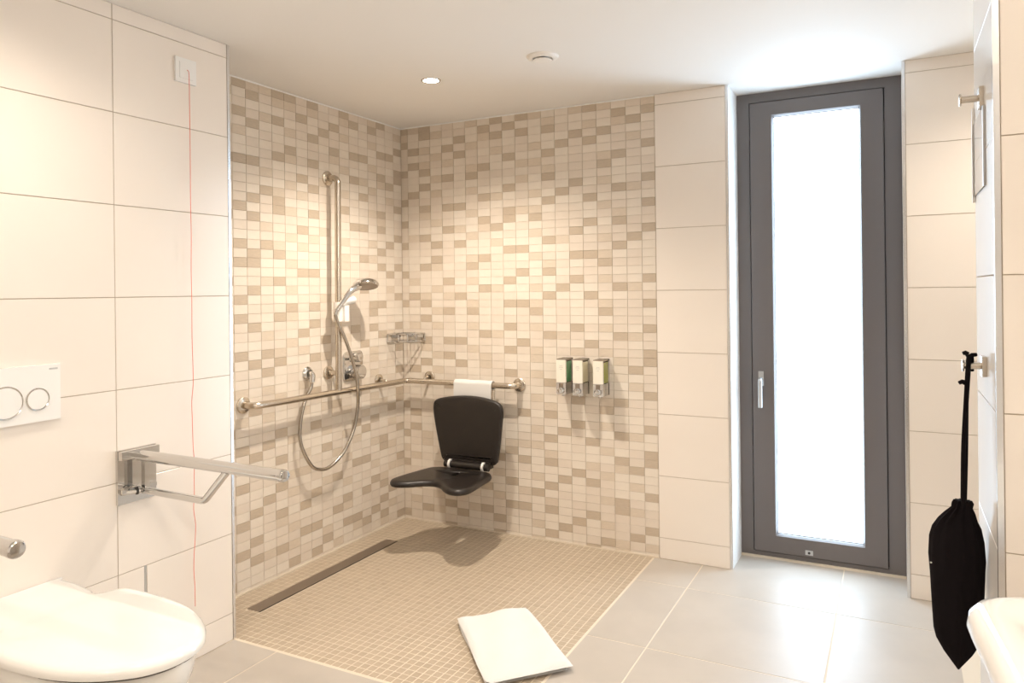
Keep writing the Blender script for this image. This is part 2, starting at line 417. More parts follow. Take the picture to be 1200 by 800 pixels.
for x0, x1 in zip(gx, gx[1:]):
    for y1, y0 in zip(gy, gy[1:]):
        a, b, c, d = x0, x1, y0, y1
        if y0 > FY and a < FX:
            if b > FX: a = FX
            else: continue
        if d > 0 and (b <= XP or a >= XR): d = 0.0
        if y1 == gy[3] and a < FX:
            if b > FX: ftile(FX, b, c, d); b = FX
            d = FY - 0.002
        if d > YP0 + .01 and b > XPL:
            if c < YP0: ftile(a if a > XPL else a, b, c, YP0) if a >= XPL else None
            if a < XPL: ftile(a, XPL - 0.002, c, d)
            elif c >= YP1: ftile(a, b, c, d)
            continue
        ftile(a, b, c, d)

bm = B(); box(bm, 0.0, FX + 0.002, FY - 0.001, 0.0, -G - 0.002, -0.0009)
obj('mosaic_grout', bm, M['fgrout'], floor, smooth=0)
# silicone seams round the shower
bm = B(); box(bm, 0.0, XM, -0.006, 0.0, -0.001, 0.006); box(bm, 0.0, 0.006, YC + 0.01, -0.006, -0.001, 0.006)
struct(obj('trim_6', bm, M['fgrout'], smooth=0))
bm = B(); box(bm, 0.0, XM, -0.004, 0.0, H - 0.007, H - 0.0004); box(bm, 0.0, 0.004, YC + 0.02, -0.004, H - 0.007, H - 0.0004)
struct(obj('trim_7', bm, M['reveal'], smooth=0))

# ---- window: fixed frame, sash, frosted pane
win = bpy.data.objects.new('window_1', None); COL.objects.link(win); win.location = (2.21, YW, 0); struct(win)
fx0, fx1 = XP + 0.0012, XR - 0.0012; sx0, sx1, sz0, sz1 = 1.916, 2.498, 0.034, 2.205; gx0, gx1, gz0, gz1 = 2.022, 2.398, 0.122, 2.133
def ring_frame(bm, a0, a1, c0, c1, i0, i1, k0, k1, y0, y1):
    box(bm, a0, i0, y0, y1, c0, c1); box(bm, i1, a1, y0, y1, c0, c1)
    box(bm, i0, i1, y0, y1, c0, k0); box(bm, i0, i1, y0, y1, k1, c1)
bm = B(); ring_frame(bm, fx0, fx1, 0.010, H - 0.0006, sx0 - 0.004, sx1 + 0.004, sz0 - 0.004, sz1 + 0.004, YW, YW + 0.07)
obj('outer_frame', bm, M['frame'], win, smooth=0)
bm = B(); ring_frame(bm, sx0 - 0.006, sx1 + 0.006, sz0 - 0.006, sz1 + 0.006, gx0 - .02, gx1 + .02, gz0 - .02, gz1 + .02, YW + 0.030, YW + 0.045)
obj('gasket', bm, M['framegap'], win, smooth=0)
bm = B()
def mitre(bm, a0, a1, c0, c1, i0, i1, k0, k1, y, yb):
    O = [(a0, c0), (a1, c0), (a1, c1), (a0, c1)]; I = [(i0, k0), (i1, k0), (i1, k1), (i0, k1)]
    def vs(P, yy): return [bm.verts.new((p[0], yy, p[1])) for p in P]
    e = 0.003
    Oc = [(a0 + e, c0 + e), (a1 - e, c0 + e), (a1 - e, c1 - e), (a0 + e, c1 - e)]
    Ic = [(i0 - .006, k0 - .006), (i1 + .006, k0 - .006), (i1 + .006, k1 + .006), (i0 - .006, k1 + .006)]
    L = [vs(O, yb), vs(O, y + e), vs(Oc, y), vs(Ic, y), vs(I, y + 0.014), vs(I, yb)]
    for p, q in zip(L, L[1:]):
        for k in range(4): bm.faces.new((p[k], p[(k + 1) % 4], q[(k + 1) % 4], q[k]))
mitre(bm, sx0, sx1, sz0, sz1, gx0, gx1, gz0, gz1, YW - 0.010, YW + 0.06)
sash = obj('sash', bm, M['frame'], win, smooth=0)
bm = B(); box(bm, gx0 - 0.01, gx1 + 0.01, YW + 0.030, YW + 0.036, gz0 - 0.01, gz1 + 0.01)
obj('frosted_pane', bm, M['pane'], sash, smooth=0)
bm = B(); ring_frame(bm, gx0 - 0.001, gx1 + 0.001, gz0 - 0.001, gz1 + 0.001, gx0 + .003, gx1 - .003, gz0 + .003, gz1 - .003, YW + 0.022, YW + 0.030)
obj('glazing_bead', bm, M['trim'], sash, smooth=0)
hd = B(); box(hd, 1.945, 1.969, YW - 0.018, YW - 0.0095, 0.835, 0.905); bevel_all(hd, .003)
h_ = obj('handle', hd, M['alu'], win)
bm = B(); tube(bm, bend([(1.957, YW - 0.012, 0.868), (1.957, YW - 0.052, 0.868), (1.957, YW - 0.052, 0.735)], 0.014), 0.0105, 12)
obj('lever', bm, M['alu'], h_)
bm = B(); box(bm, 2.148, 2.182, YW - 0.0125, YW - 0.0095, 0.046, 0.068); bevel_all(bm, .002, 2)
lp = obj('latch_plate', bm, M['alu'], win)
bm = B(); lathe(bm, [(0, 0.002), (0.006, 0.002), (0.006, 0)], (2.165, YW - 0.0145, 0.057), (0, -1, 0), 12)
obj('latch_hole', bm, M['framegap'], lp)
bm = B(); box(bm, fx0, fx1, YW - 0.008, YW + 0.05, -0.002, 0.010)
struct(obj('trim_8', bm, M['fgrout'], smooth=0))

# ------------------------------------------------------------ ceiling lights
def downlight(x, y, label, watts, size):
    t = thing('ceiling_light', label, 'light', (x, y, H), 'recessed ceiling spotlights')
    bm = B(); lathe(bm, [(0.033, -0.004), (0.0345, 0.003), (0.041, 0.004), (0.044, 0.0)], (x, y, H), (0, 0, -1))
    obj('bezel', bm, M['chrome'], t)
    bm = B(); lathe(bm, [(0, 0.0034), (0.030, 0.0030), (0.034, 0.0)], (x, y, H), (0, 0, -1))
    obj('lens', bm, M['bulb'], t)
    ld = bpy.data.lights.new('spot', 'SPOT'); ld.energy = watts; ld.color = WARM; ld.spot_size = math.radians(size); ld.spot_blend = 1.0; ld.shadow_soft_size = 0.013
    lo = bpy.data.objects.new('light_source', ld); COL.objects.link(lo); lo.location = (x, y, H - 0.03); lo.parent = t
    lo.matrix_parent_inverse = Matrix.Translation((x, y, H)).inverted()
downlight(0.702, -0.74, 'small glowing recessed spotlight in the ceiling above the shower', SHOWER_W, 138)
downlight(0.82, -2.45, 'recessed ceiling spotlight above the toilet', ROOM_W * 0.75, 160)
downlight(1.90, -3.00, 'added ceiling spotlight, out of view, brightening the middle of the room', ROOM_W, 150)  # invented lamp out of view, lifts the general brightness
downlight(0.95, -3.85, 'added ceiling spotlight in the unseen rear left, for bounced light', ROOM_W, 150)  # added behind the camera so more light bounces to the ceiling
downlight(2.30, -3.85, 'added ceiling spotlight in the unseen rear right, for bounced light', ROOM_W, 150)  # its added twin on the right, also for bounced light
downlight(3.00, -0.55, 'recessed ceiling spotlight in the niche behind the partition', ROOM_W * 0.8, 150)
downlight(2.00, -1.28, 'added ceiling spotlight, out of view, brightening pier and floor near the tall window', ROOM_W * 0.55, 140)  # made-up lamp above the view, brightens pier and floor
# glowing tube added out of view on the right to brighten walls and ceiling
t = thing('added_fill_tube', 'added opal fill tube on the unseen right wall, brightening the room', 'lamp', (XE, -2.75, 1.90))
bm = B(); box(bm, XE - 0.05, XE - 0.0004, -2.80, -2.70, 1.87, 1.93); bevel_all(bm, .004); obj('wall_bracket', bm, M['chrome'], t)
bm = B(); tube(bm, [(XE - 0.075, -3.10, 1.90), (XE - 0.075, -2.40, 1.90)], 0.024, 16); obj('tube', bm, emission('fill_tube_glow', (1.0, 0.89, 0.76), FILL_TUBE_W), t)
# ---- round exhaust valve
vt = thing('air_valve', 'round white exhaust air valve in the ceiling', 'vent', (1.281, -0.80, H))
bm = B(); lathe(bm, [(0.036, 0.0), (0.040, 0.010), (0.046, 0.013), (0.058, 0.010), (0.064, 0.004), (0.065, 0.0)], (1.281, -0.80, H), (0, 0, -1), 36)
obj('valve_ring', bm, M['valve'], vt)
bm = B(); lathe(bm, [(0.010, 0.0), (0.010, 0.012), (0.034, 0.013), (0.0365, 0.016), (0.035, 0.019), (0, 0.021)], (1.281, -0.80, H), (0, 0, -1), 36)
obj('valve_disc', bm, M['valve'], vt)

# ------------------------------------------------------------ left wall: emergency pull, flush plate, fold-up rails, toilet
t = thing('emergency_switch', 'square white pull switch with a thin red cord high on the left wall', 'switch', (XL, -1.709, 2.103))
bm = B(); box(bm, XL, XL + 0.009, -1.752, -1.666, 2.060, 2.147); bevel_all(bm, .003); sp_ = obj('switch_plate', bm, M['plastic'], t)
bm = B(); box(bm, XL + 0.009, XL + 0.0115, -1.737, -1.681, 2.075, 2.132); bevel_all(bm, .0015); obj('switch_cover', bm, M['plastic'], sp_)
rnd = random.Random(11); P = [(XL + 0.010, -1.707, 2.108), (XL + 0.019, -1.706, 2.098), (XL + 0.019, -1.7045, 2.06)]
z = 2.0
while z > 0.25:
    k = 0.0012 if z > 1.0 else 0.0045
    P.append((XL + 0.019 + rnd.uniform(-.001, .001), -1.7045 + rnd.uniform(-k, k), z)); z -= 0.055 if z < 1.1 else 0.12
P.append((XL + 0.019, -1.7045, 0.20))
bm = B(); tube(bm, smooth_pts(P, 4), 0.0011, 6); obj('pull_cord', bm, M['red'], t)

t = thing('flush_plate', 'white dual flush plate with two round chrome-ringed buttons', 'flush plate', (XL, -2.293, 1.02))
bm = B(); box(bm, XL, XL + 0.013, -2.416, -2.170, 0.942, 1.107); bevel_all(bm, .004, 3); obj('plate', bm, M['plastic'], t)
for y, r in ((-2.325, 0.048), (-2.237, 0.034)):
    bm = B(); lathe(bm, [(r - 0.004, 0.0), (r - 0.0035, 0.0035), (r - 0.001, 0.0045), (r, 0.0)], (XL + 0.0125, y, 1.008), (1, 0, 0), 40); rg = obj('button_ring', bm, M['chrome'], t)
    bm = B(); lathe(bm, [(r - 0.0035, 0.0), (r - 0.005, 0.0035), (0, 0.0038)], (XL + 0.0125, y, 1.008), (1, 0, 0), 40); obj('flush_button', bm, M['plastic'], rg)
bm = B(); box(bm, XL + 0.0128, XL + 0.0134, -2.203, -2.178, 1.091, 1.096); obj('logo_mark', bm, M['alu'], t)

def support_rail(y, ztip, label):
    t = thing('support_rail', label, 'grab rail', (XL, y, 0.70), 'chrome fold-up support rails beside the toilet')
    dz = ztip - 0.780
    bm = B(); box(bm, XL, XL + 0.010, y - 0.068, y + 0.072, 0.630 + dz, 0.806 + dz); bevel_all(bm, .002); obj('wall_plate', bm, M['chrome'], t)
    bm = B(); box(bm, XL + 0.010, XL + 0.030, y - 0.066, y + 0.070, 0.776 + dz, 0.804 + dz); bevel_all(bm, .002); obj('hinge_block', bm, M['chrome'], t)
    bm = B(); box(bm, XL + 0.010, XL + 0.024, y - 0.062, y + 0.064, 0.668 + dz, 0.680 + dz); bevel_all(bm, .002); obj('lower_block', bm, M['chrome'], t)
    bm = B(); lathe(bm, [(0.0105, -0.002), (0.013, -0.002), (0.013, 0.004), (0.0105, 0.004)], (XL + 0.035, y - 0.02, 0.671 + dz), (0.3, 1, 0), 18); obj('stop_ring', bm, M['rubber'], t)
    bm = B(); tube(bm, [(XL + 0.010, y - 0.055, 0.668 + dz), (XL + 0.040, y - 0.004, 0.668 + dz)], 0.0085, 10); obj('pivot_bar', bm, M['chrome'], t)
    bm = B(); tube(bm, [(XL + 0.026, y, 0.782 + dz), (XL + 0.05, y, 0.782 + dz), (0.945, y, ztip)], 0.018, 20)
    obj('upper_tube', bm, M['chrome'], t)
    bm = B(); lathe(bm, [(0.0186, 0), (0.0190, 0.004), (0.0190, 0.016), (0.0155, 0.022), (0, 0.0235)], (0.942, y, ztip), (1, 0, 0), 22); obj('end_cap', bm, M['chrome'], t)
    bm = B(); tube(bm, bend([(XL + 0.012, y, 0.670 + dz), (0.625, y, 0.668 + dz), (0.728, y, 0.772 + dz)], 0.03), 0.0115, 14); obj('lower_tube', bm, M['chrome'], t)
    bm = B(); box(bm, XL + 0.045, XL + 0.062, y - 0.009, y + 0.009, 0.677 + dz, 0.768 + dz); bevel_all(bm, .002); obj('spacer_post', bm, M['chrome'], t)
support_rail(-1.920, 0.780, 'chrome fold-up support rail below the red cord, right of the toilet')
support_rail(-2.656, 0.800, 'chrome support rail left of the toilet, only its round end in view')

TY = -2.322
def plan(L, hw, back, n=44, x0=0.0):
    """half outline right->left of an elongated oval: returns list of (x,y) rel. to wall / centre line"""
    pts = []
    for k in range(n + 1):
        a = -PI / 2 + PI * k / n
        pts.append((L - back + back * abs(math.cos(a)) ** 0.86 * 1.0, hw * math.copysign(abs(math.sin(a)) ** 0.92, math.sin(a))))
    return [(x0, -hw * 0.75)] + pts + [(x0, hw * 0.75)]
t = thing('toilet', 'white wall-hung toilet with its lid closed', 'toilet', (XL, TY, 0.10))
def lid_outline():
    P = [(0.001, -0.157), (0.035, -0.157), (0.09, -0.156), (0.160, -0.146), (0.196, -0.137), (0.211, -0.152), (0.222, -0.180), (0.240, -0.197), (0.270, -0.205), (0.34, -0.208), (0.43, -0.204), (0.53, -0.188), (0.62, -0.152), (0.69, -0.100), (0.722, -0.050), (0.731, 0.0)]
    P = P + [(x, -y) for x, y in reversed(P[:-1])]
    out = smooth_pts([(x, y, 0) for x, y in P], 4); return out
def inset(poly, d):
    n = len(poly); out = []
    for i in range(n):
        a, b, c = poly[i - 1], poly[i], poly[(i + 1) % n]
        tv = (c - a); nv = Vector((-tv.y, tv.x, 0)); nv = nv.normalized() if nv.length > 1e-9 else Vector((0, 0, 0))
        out.append(b + nv * d)
    return out
LO = lid_outline()
def lift(poly, z): return [Vector((XL + (0.001 if q.x < 0.004 else max(p.x, 0.001)), TY + (q.y * (1 - 0.35 * max(0, abs(q.y) - abs(p.y)) / abs(q.y)) if q.x < 0.004 and q.y else p.y), z)) for p, q in zip(poly, LO)]
loops = [lift(inset(LO, d), z) for d, z in ((0.010, 0.433), (0.001, 0.436), (0.0, 0.447), (0.003, 0.454), (0.009, 0.459), (0.018, 0.4615), (0.030, 0.4625))]
bm = B(); rings(bm, loops); obj('lid', bm, M['ceramic'], t, smooth=60)
loops = [[Vector((max(p.x, XL + 0.06), p.y, p.z)) for p in lift(inset(LO, d), z)] for d, z in ((0.010, 0.4285), (0.010, 0.4345))]
bm = B(); rings(bm, loops); obj('seat_gap', bm, M['gap'], t, smooth=0)
def bowl_outline(L, hw, w0):
    P = [(0.0, -w0), (0.10, -w0), (0.20, -(w0 * 0.94 + hw * 0.0)), (0.26, -hw * 0.90), (L * 0.48, -hw), (L * 0.62, -hw * 0.985), (L * 0.76, -hw * 0.86), (L * 0.88, -hw * 0.60), (L * 0.965, -hw * 0.30), (L, 0.0)]
    P = P + [(x, -y) for x, y in reversed(P[:-1])]
    return smooth_pts([(x, y, 0) for x, y in P], 4)
BO = [(0.722, 0.196, 0.146, 0.4295), (0.724, 0.198, 0.147, 0.415), (0.712, 0.192, 0.146, 0.37), (0.665, 0.172, 0.142, 0.30), (0.585, 0.145, 0.135, 0.23), (0.48, 0.120, 0.125, 0.17), (0.37, 0.105, 0.115, 0.125), (0.30, 0.092, 0.105, 0.105)]
loops = [[Vector((XL + max(p.x, 0.0), TY + p.y, z)) for p in bowl_outline(L, hw, w0)] for L, hw, w0, z in BO]
bm = B(); rings(bm, loops); obj('bowl', bm, M['ceramic'], t, smooth=60)
# ------------------------------------------------------------ shower rails
OFF, ZR_, RT = 0.068, 0.806, 0.0155
t = thing('grab_rail', 'long brushed steel L-shaped grab rail around the shower corner', 'grab rail', (OFF, -OFF, ZR_))
path = bend([(0.004, -1.190, 0.822), (OFF, -1.190, 0.822), (OFF, -1.05, ZR_ + 0.013), (OFF, -OFF, ZR_), (0.755, -OFF, ZR_), (0.755, -0.004, ZR_)], 0.030)
bm = B(); tube(bm, path, RT, 18); obj('rail_tube', bm, M['steel'], t)
def flange(o, ax, r=0.036, parent=None):
    bm = B(); lathe(bm, [(r, 0.0005), (r, 0.007), (r - 0.004, 0.0105), (RT, 0.0115)], o, ax, 32); obj('wall_flange', bm, M['steel'], parent)
flange((0, -1.190, 0.822), (1, 0, 0), parent=t); flange((0.755, 0, ZR_), (0, -1, 0), parent=t)
for o, ax, q in (((0, -0.235, ZR_ + 0.018), (1, 0, 0), 'x'), ((0.185, 0, ZR_ + 0.018), (0, -1, 0), 'y')):
    flange(o, ax, 0.033, t)
    e = (OFF, o[1], ZR_) if q == 'x' else (o[0], -OFF, ZR_)
    mid = (OFF * 0.75, o[1], o[2]) if q == 'x' else (o[0], -OFF * 0.75, o[2])
    bm = B(); tube(bm, bend([o, mid, e], 0.012), 0.008, 12); obj('bracket', bm, M['steel'], t)

t = thing('shower_rail', 'vertical brushed steel shower rail rising from the grab rail', 'shower rail', (OFF, -0.642, ZR_))
bm = B(); tube(bm, bend([(0.004, -0.632, 1.884), (OFF, -0.632, 1.884), (OFF, -0.642, 0.822)], 0.034, 8), RT, 18); obj('rail_tube', bm, M['steel'], t)
flange((0, -0.632, 1.884), (1, 0, 0), parent=t)
flange((0, -0.642, 0.908), (1, 0, 0), 0.034, parent=t)
bm = B(); tube(bm, [(0.004, -0.642, 0.908), (OFF - 0.010, -0.642, 0.908)], 0.0125, 16); obj('stub', bm, M['steel'], t)
bm = B(); tube(bm, [(OFF, -0.642, 0.8235), (OFF, -0.642, 0.850)], 0.0165, 18); obj('foot_sleeve', bm, M['steel'], t)

t = thing('shower_slider', 'white plastic hand shower slider on the vertical rail', 'shower holder', (OFF, -0.640, 1.21))
bm = B(); tube(bm, [(OFF, -0.640, 1.165), (OFF, -0.640, 1.262)], 0.0235, 20); obj('slider_body', bm, M['valve'], t)
bm = B(); box(bm, OFF + 0.012, OFF + 0.036, -0.632, -0.598, 1.165, 1.245); bevel_all(bm, .006, 3); obj('release_lever', bm, M['plastic'], t)
bm = B(); tube(bm, [(OFF + 0.012, -0.625, 1.262), (OFF + 0.022, -0.59, 1.268), (OFF + 0.03, -0.560, 1.272), (OFF + 0.033, -0.548, 1.272)], [0.017, 0.021, 0.021, 0.012], 16); obj('holder_knob', bm, M['plastic'], t)

t = thing('hand_shower', 'chrome hand shower with a round spray head above the slider', 'hand shower', (0.10, -0.66, 1.23))
hp = smooth_pts([(0.088, -0.672, 1.222), (0.092, -0.650, 1.248), (0.097, -0.618, 1.282), (0.102, -0.585, 1.314), (0.106, -0.560, 1.330)], 5)
nr = len(hp); bm = B(); tube(bm, hp, [0.010 + 0.007 * i / (nr - 1) for i in range(nr)], 16); obj('handle', bm, M['chrome'], t)
ax = Vector((0.20, -0.22, -0.95)).normalized(); oc = Vector((0.118, -0.483, 1.350))
bm = B(); lathe(bm, [(0, -0.024), (0.030, -0.022), (0.056, -0.014), (0.066, -0.002), (0.067, 0.008), (0.062, 0.013)], oc, ax, 36); sh = obj('spray_head', bm, M['chrome'], t)
bm = B(); lathe(bm, [(0.062, 0.0120), (0, 0.0130)], oc, ax, 36); obj('spray_face', bm, M['drain'], sh)
bm = B(); tube(bm, [(0.105, -0.566, 1.327), (0.108, -0.545, 1.336), (0.112, -0.522, 1.342)], [0.0165, 0.020, 0.014], 14); obj('neck', bm, M['chrome'], t)
bm = B(); tube(bm, [(0.088, -0.674, 1.226), (0.084, -0.680, 1.200)], 0.0095, 12); obj('hose_nut', bm, M['chrome'], t)

HP = [(0.084, -0.680, 1.200), (0.088, -0.664, 1.155), (0.100, -0.628, 1.08), (0.108, -0.592, 0.99), (0.110, -0.560, 0.90), (0.104, -0.538, 0.81), (0.085, -0.520, 0.708), (0.075, -0.545, 0.60), (0.065, -0.610, 0.505), (0.058, -0.695, 0.455), (0.052, -0.760, 0.452), (0.046, -0.820, 0.485), (0.036, -0.872, 0.575), (0.030, -0.882, 0.69), (0.030, -0.862, 0.79), (0.034, -0.832, 0.855), (0.038, -0.800, 0.893)]
HP[-5:] = [(0.034, -0.872, 0.590), (0.030, -0.872, 0.69), (0.032, -0.840, 0.80), (0.036, -0.806, 0.85), (0.038, -0.800, 0.878)]
bm = B(); pts = smooth_pts(HP, 18); tube(bm, pts, [0.0082 + (0.0007 if i % 2 else 0.0) for i in range(len(pts))], 10)
tag(obj('shower_hose', bm, M['hose'], smooth=70), 'silver shower hose hanging in a loop below the mixer', 'hose')

t = thing('hose_elbow', 'round chrome wall outlet that the shower hose starts from', 'wall outlet', (0, -0.790, 0.918))
bm = B(); lathe(bm, [(0.034, 0.0005), (0.034, 0.005), (0.028, 0.012), (0.020, 0.016)], (0, -0.790, 0.918), (1, 0, 0), 30); obj('rosette', bm, M['chrome'], t)
bm = B(); tube(bm, bend([(0.012, -0.790, 0.918), (0.038, -0.792, 0.918), (0.038, -0.799, 0.880)], 0.016), 0.0135, 16); obj('elbow', bm, M['chrome'], t)

t = thing('shower_mixer', 'chrome two-handle shower mixer plate behind the hose', 'mixer', (0, -0.455, 0.925))
bm = B(); box(bm, 0.0005, 0.010, -0.533, -0.376, 0.848, 1.002)
es = [e for e in bm.edges if abs((e.verts[0].co - e.verts[1].co).x) > 0.005]; bmesh.ops.bevel(bm, geom=es, offset=0.030, segments=8, profile=0.5, affect='EDGES'); bevel_all(bm, .003, 2); obj('plate', bm, M['chrome'], t)
bm = B(); lathe(bm, [(0.025, 0), (0.025, 0.030), (0.020, 0.036), (0, 0.037)], (0.010, -0.440, 0.968), (1, 0, 0), 28); dk = obj('diverter_knob', bm, M['chrome'], t)
bm = B(); tube(bm, [(0.034, -0.450, 0.964), (0.036, -0.510, 0.966)], 0.008, 12); obj('diverter_lever', bm, M['chrome'], dk)
bm = B(); lathe(bm, [(0.038, 0), (0.038, 0.034), (0.034, 0.042), (0, 0.043)], (0.010, -0.435, 0.892), (1, 0, 0), 32); tk = obj('temperature_knob', bm, M['chrome'], t)
bm = B(); tube(bm, [(0.034, -0.462, 0.888), (0.048, -0.500, 0.882)], [0.010, 0.008], 12); obj('knob_lever', bm, M['chrome'], tk)

# ---- corner wire basket
t = thing('corner_basket', 'small chrome wire corner basket high in the shower corner', 'basket', (0.004, -0.004, 1.04))
RB = 0.150; rw = 0.0027
def arc(r, z, n=14): return [(0.006 + r * math.sin(PI / 2 * k / n), -0.006 - r * math.cos(PI / 2 * k / n), z) for k in range(n + 1)]
bm = B()
tube(bm, [(0.006, -0.006, 1.030)] + arc(RB, 1.030) , rw * 1.3, 8, closed=True)
tube(bm, [(0.006, -0.006, 1.072)] + arc(RB, 1.072), rw * 1.5, 8, closed=True)
obj('rim', bm, M['chrome'], t)
for k in range(1, 12):
    d = RB * 2 ** 0.5 * (k / 12 - 0.5)
    # wires parallel to the corner's bisector
    ux, uy = 0.5 ** 0.5, -0.5 ** 0.5; px_, py_ = 0.5 ** 0.5, 0.5 ** 0.5
    t0 = abs(d); t1 = math.sqrt(max(0, RB * RB - d * d))
    if t1 - t0 < 0.01: continue
    bm = B(); tube(bm, [(0.006 + ux * t0 + px_ * d, -0.006 + uy * t0 + py_ * d, 1.0295), (0.006 + ux * t1 + px_ * d, -0.006 + uy * t1 + py_ * d, 1.0295)], rw * 0.8, 6); obj('base_wire', bm, M['chrome'], t)
for k in (0, 4, 7, 10, 14):
    p = arc(RB, 0)[k]; bm = B(); tube(bm, [(p[0], p[1], 1.030), (p[0], p[1], 1.072)], rw, 6); obj('post_wire', bm, M['chrome'], t)
for o, ax in (((0.0, -0.085, 1.062), (1, 0, 0)), ((0.085, 0.0, 1.062), (0, -1, 0))):
    bm = B(); lathe(bm, [(0.016, 0.0005), (0.016, 0.006), (0.010, 0.009), (0, 0.0095)], o, ax, 20); obj('wall_rosette', bm, M['chrome'], t)
bm = B(); box(bm, 0.035, 0.148, -0.010, -0.004, 1.048, 1.066); bevel_all(bm, .002); obj('back_bar', bm, M['chrome'], t)
bm = B(); box(bm, 0.004, 0.010, -0.120, -0.035, 1.048, 1.066); bevel_all(bm, .002); obj('back_bar', bm, M['chrome'], t)

# ------------------------------------------------------------ hanging shower seat
t = thing('hanging_shower_chair', 'black hanging shower chair with a backrest, hooked on the grab rail', 'shower chair', (0.52, -0.15, 0.36))
def rounded_slab(outline, n, d0, d1, prof, front):
    """outline on a plane; prof: (inset, depth fraction)"""
    return None
OB = [(0.306, 0.600), (0.298, 0.680), (0.316, 0.722), (0.398, 0.742), (0.505, 0.751), (0.609, 0.745), (0.692, 0.726), (0.722, 0.690), (0.716, 0.606), (0.692, 0.440), (0.680, 0.408), (0.645, 0.393), (0.505, 0.390), (0.385, 0.390), (0.352, 0.403), (0.338, 0.440)]
OBs = closed_smooth([(x, z, 0) for x, z in OB], 5)
area = sum(a.x * b.y - b.x * a.y for a, b in zip(OBs, OBs[1:] + OBs[:1]))
if area < 0: OBs.reverse()
def yb(x): return 0.018 * (1 - ((x - 0.51) / 0.21) ** 2)     # the backrest bows a little
loops = []
for d, y in ((0.006, -0.120), (0.0, -0.125), (0.0, -0.140), (0.004, -0.146), (0.012, -0.149), (0.04, -0.150)):
    loops.append([Vector((p.x, y + yb(p.x) * 0.6, p.y)) for p in inset(OBs, d)])
bm = B(); rings(bm, loops); obj('backrest', bm, M['black'], t, smooth=60)
OS = [(0.272, -0.440), (0.275, -0.500), (0.305, -0.540), (0.350, -0.548), (0.400, -0.522), (0.450, -0.478), (0.500, -0.458), (0.550, -0.474), (0.600, -0.520), (0.650, -0.550), (0.700, -0.545), (0.728, -0.505), (0.728, -0.440), (0.715, -0.330), (0.704, -0.235), (0.680, -0.190), (0.640, -0.168), (0.520, -0.160), (0.400, -0.164), (0.345, -0.180), (0.310, -0.220), (0.288, -0.330)]
OSs = closed_smooth([(x, y, 0) for x, y in OS], 4)
area = sum(a.x * b.y - b.x * a.y for a, b in zip(OSs, OSs[1:] + OSs[:1]))
if area < 0: OSs.reverse()
loops = [[Vector((p.x, p.y, z)) for p in inset(OSs, d)] for d, z in ((0.02, 0.340), (0.004, 0.344), (0.0, 0.352), (0.001, 0.360), (0.006, 0.368), (0.016, 0.372), (0.04, 0.372))]
bm = B(); rings(bm, loops); st_ = obj('seat', bm, M['black'], t, smooth=60)
# the rounded drain slot is cut right through the seat
bm = B()
sl = [(0.528 + 0.013 * math.cos(a), -0.284 + (0.024 if math.sin(a) >= 0 else -0.024) + 0.013 * math.sin(a)) for a in [2 * PI * (k + 0.5) / 16 for k in range(16)]]
rings(bm, [[(x, y, 0.32) for x, y in sl], [(x, y, 0.40) for x, y in sl]])
cut = obj('slot_cutter', bm, M['black'], None, smooth=0)
md = st_.modifiers.new('slot', 'BOOLEAN'); md.object = cut; md.operation = 'DIFFERENCE'; md.solver = 'EXACT'
dg = bpy.context.evaluated_depsgraph_get(); me = bpy.data.meshes.new_from_object(st_.evaluated_get(dg))
st_.modifiers.clear(); st_.data = me; bpy.data.objects.remove(cut)
bm = B(); tube(bm, [(0.385, -0.164, 0.388), (0.652, -0.164, 0.388)], 0.0185, 18); obj('hinge_bar', bm, M['black'], t)
bm = B(); box(bm, 0.385, 0.652, -0.160, -0.112, 0.378, 0.412); bevel_all(bm, .006, 3); obj('hinge_plate', bm, M['black'], t)
for x in (0.418, 0.622):
    bm = B(); lathe(bm, [(0.012, -0.0060), (0.0250, -0.0060), (0.0250, 0.0060), (0.012, 0.0060)], (x, -0.164, 0.389), (1, 0, 0), 24); obj('hinge_ring', bm, M['valve'], t)
for x in (0.440, 0.643):
    bm = B(); tube(bm, bend([(x, -0.088 if x > 0.5 else -0.104, 0.786 if x > 0.5 else 0.72), (x, -0.098 if x > 0.5 else -0.106, 0.70), (x, -0.108, 0.46), (x, -0.118, 0.405)], 0.03), 0.0095, 12); obj('support_arm', bm, M['steel'] if x > 0.5 else M['black'], t)
    bm = B(); xb = x if x < 0.5 else 0.58; tube(bm, [(x, -0.107, 0.50), (xb, -0.07, 0.50), (xb, -0.020, 0.50)], 0.009, 10); lathe(bm, [(0.018, 0), (0.018, 0.018), (0.012, 0.02)], (xb, -0.0006, 0.50), (0, -1, 0), 18); obj('wall_buffer', bm, M['rubber'], t)

# ---- hand towel over the rail behind the seat
bm = B(); x0, x1 = 0.398, 0.630; n = 12; th = 0.004
prof = [(-OFF - 0.020 - 0.002, 0.63)] + [(-OFF - 0.020, 0.70), (-OFF - 0.0195, ZR_)] + [(-OFF + 0.0195 * math.cos(a), ZR_ + 0.0195 * math.sin(a)) for a in [math.radians(v) for v in range(165, 14, -15)]] + [(-OFF + 0.0195, ZR_), (-OFF + 0.020, 0.72), (-OFF + 0.021, 0.66)]
outer = []
for i, (y, z) in enumerate(prof):
    a = prof[max(0, i - 1)]; b = prof[min(len(prof) - 1, i + 1)]
    ty, tz = b[0] - a[0], b[1] - a[1]; L = math.hypot(ty, tz); outer.append((y - tz / L * -th * -1, z + ty / L * th * 1))
loop2d = prof + list(reversed(outer))
cols = []
for i in range(n + 1):
    x = x0 + (x1 - x0) * i / n
    cols.append([Vector((x, y + 0.0006 * math.sin(i * 1.7 + z * 30), z + 0.001 * math.sin(i * 0.9))) for y, z in loop2d])
rings(bm, cols)
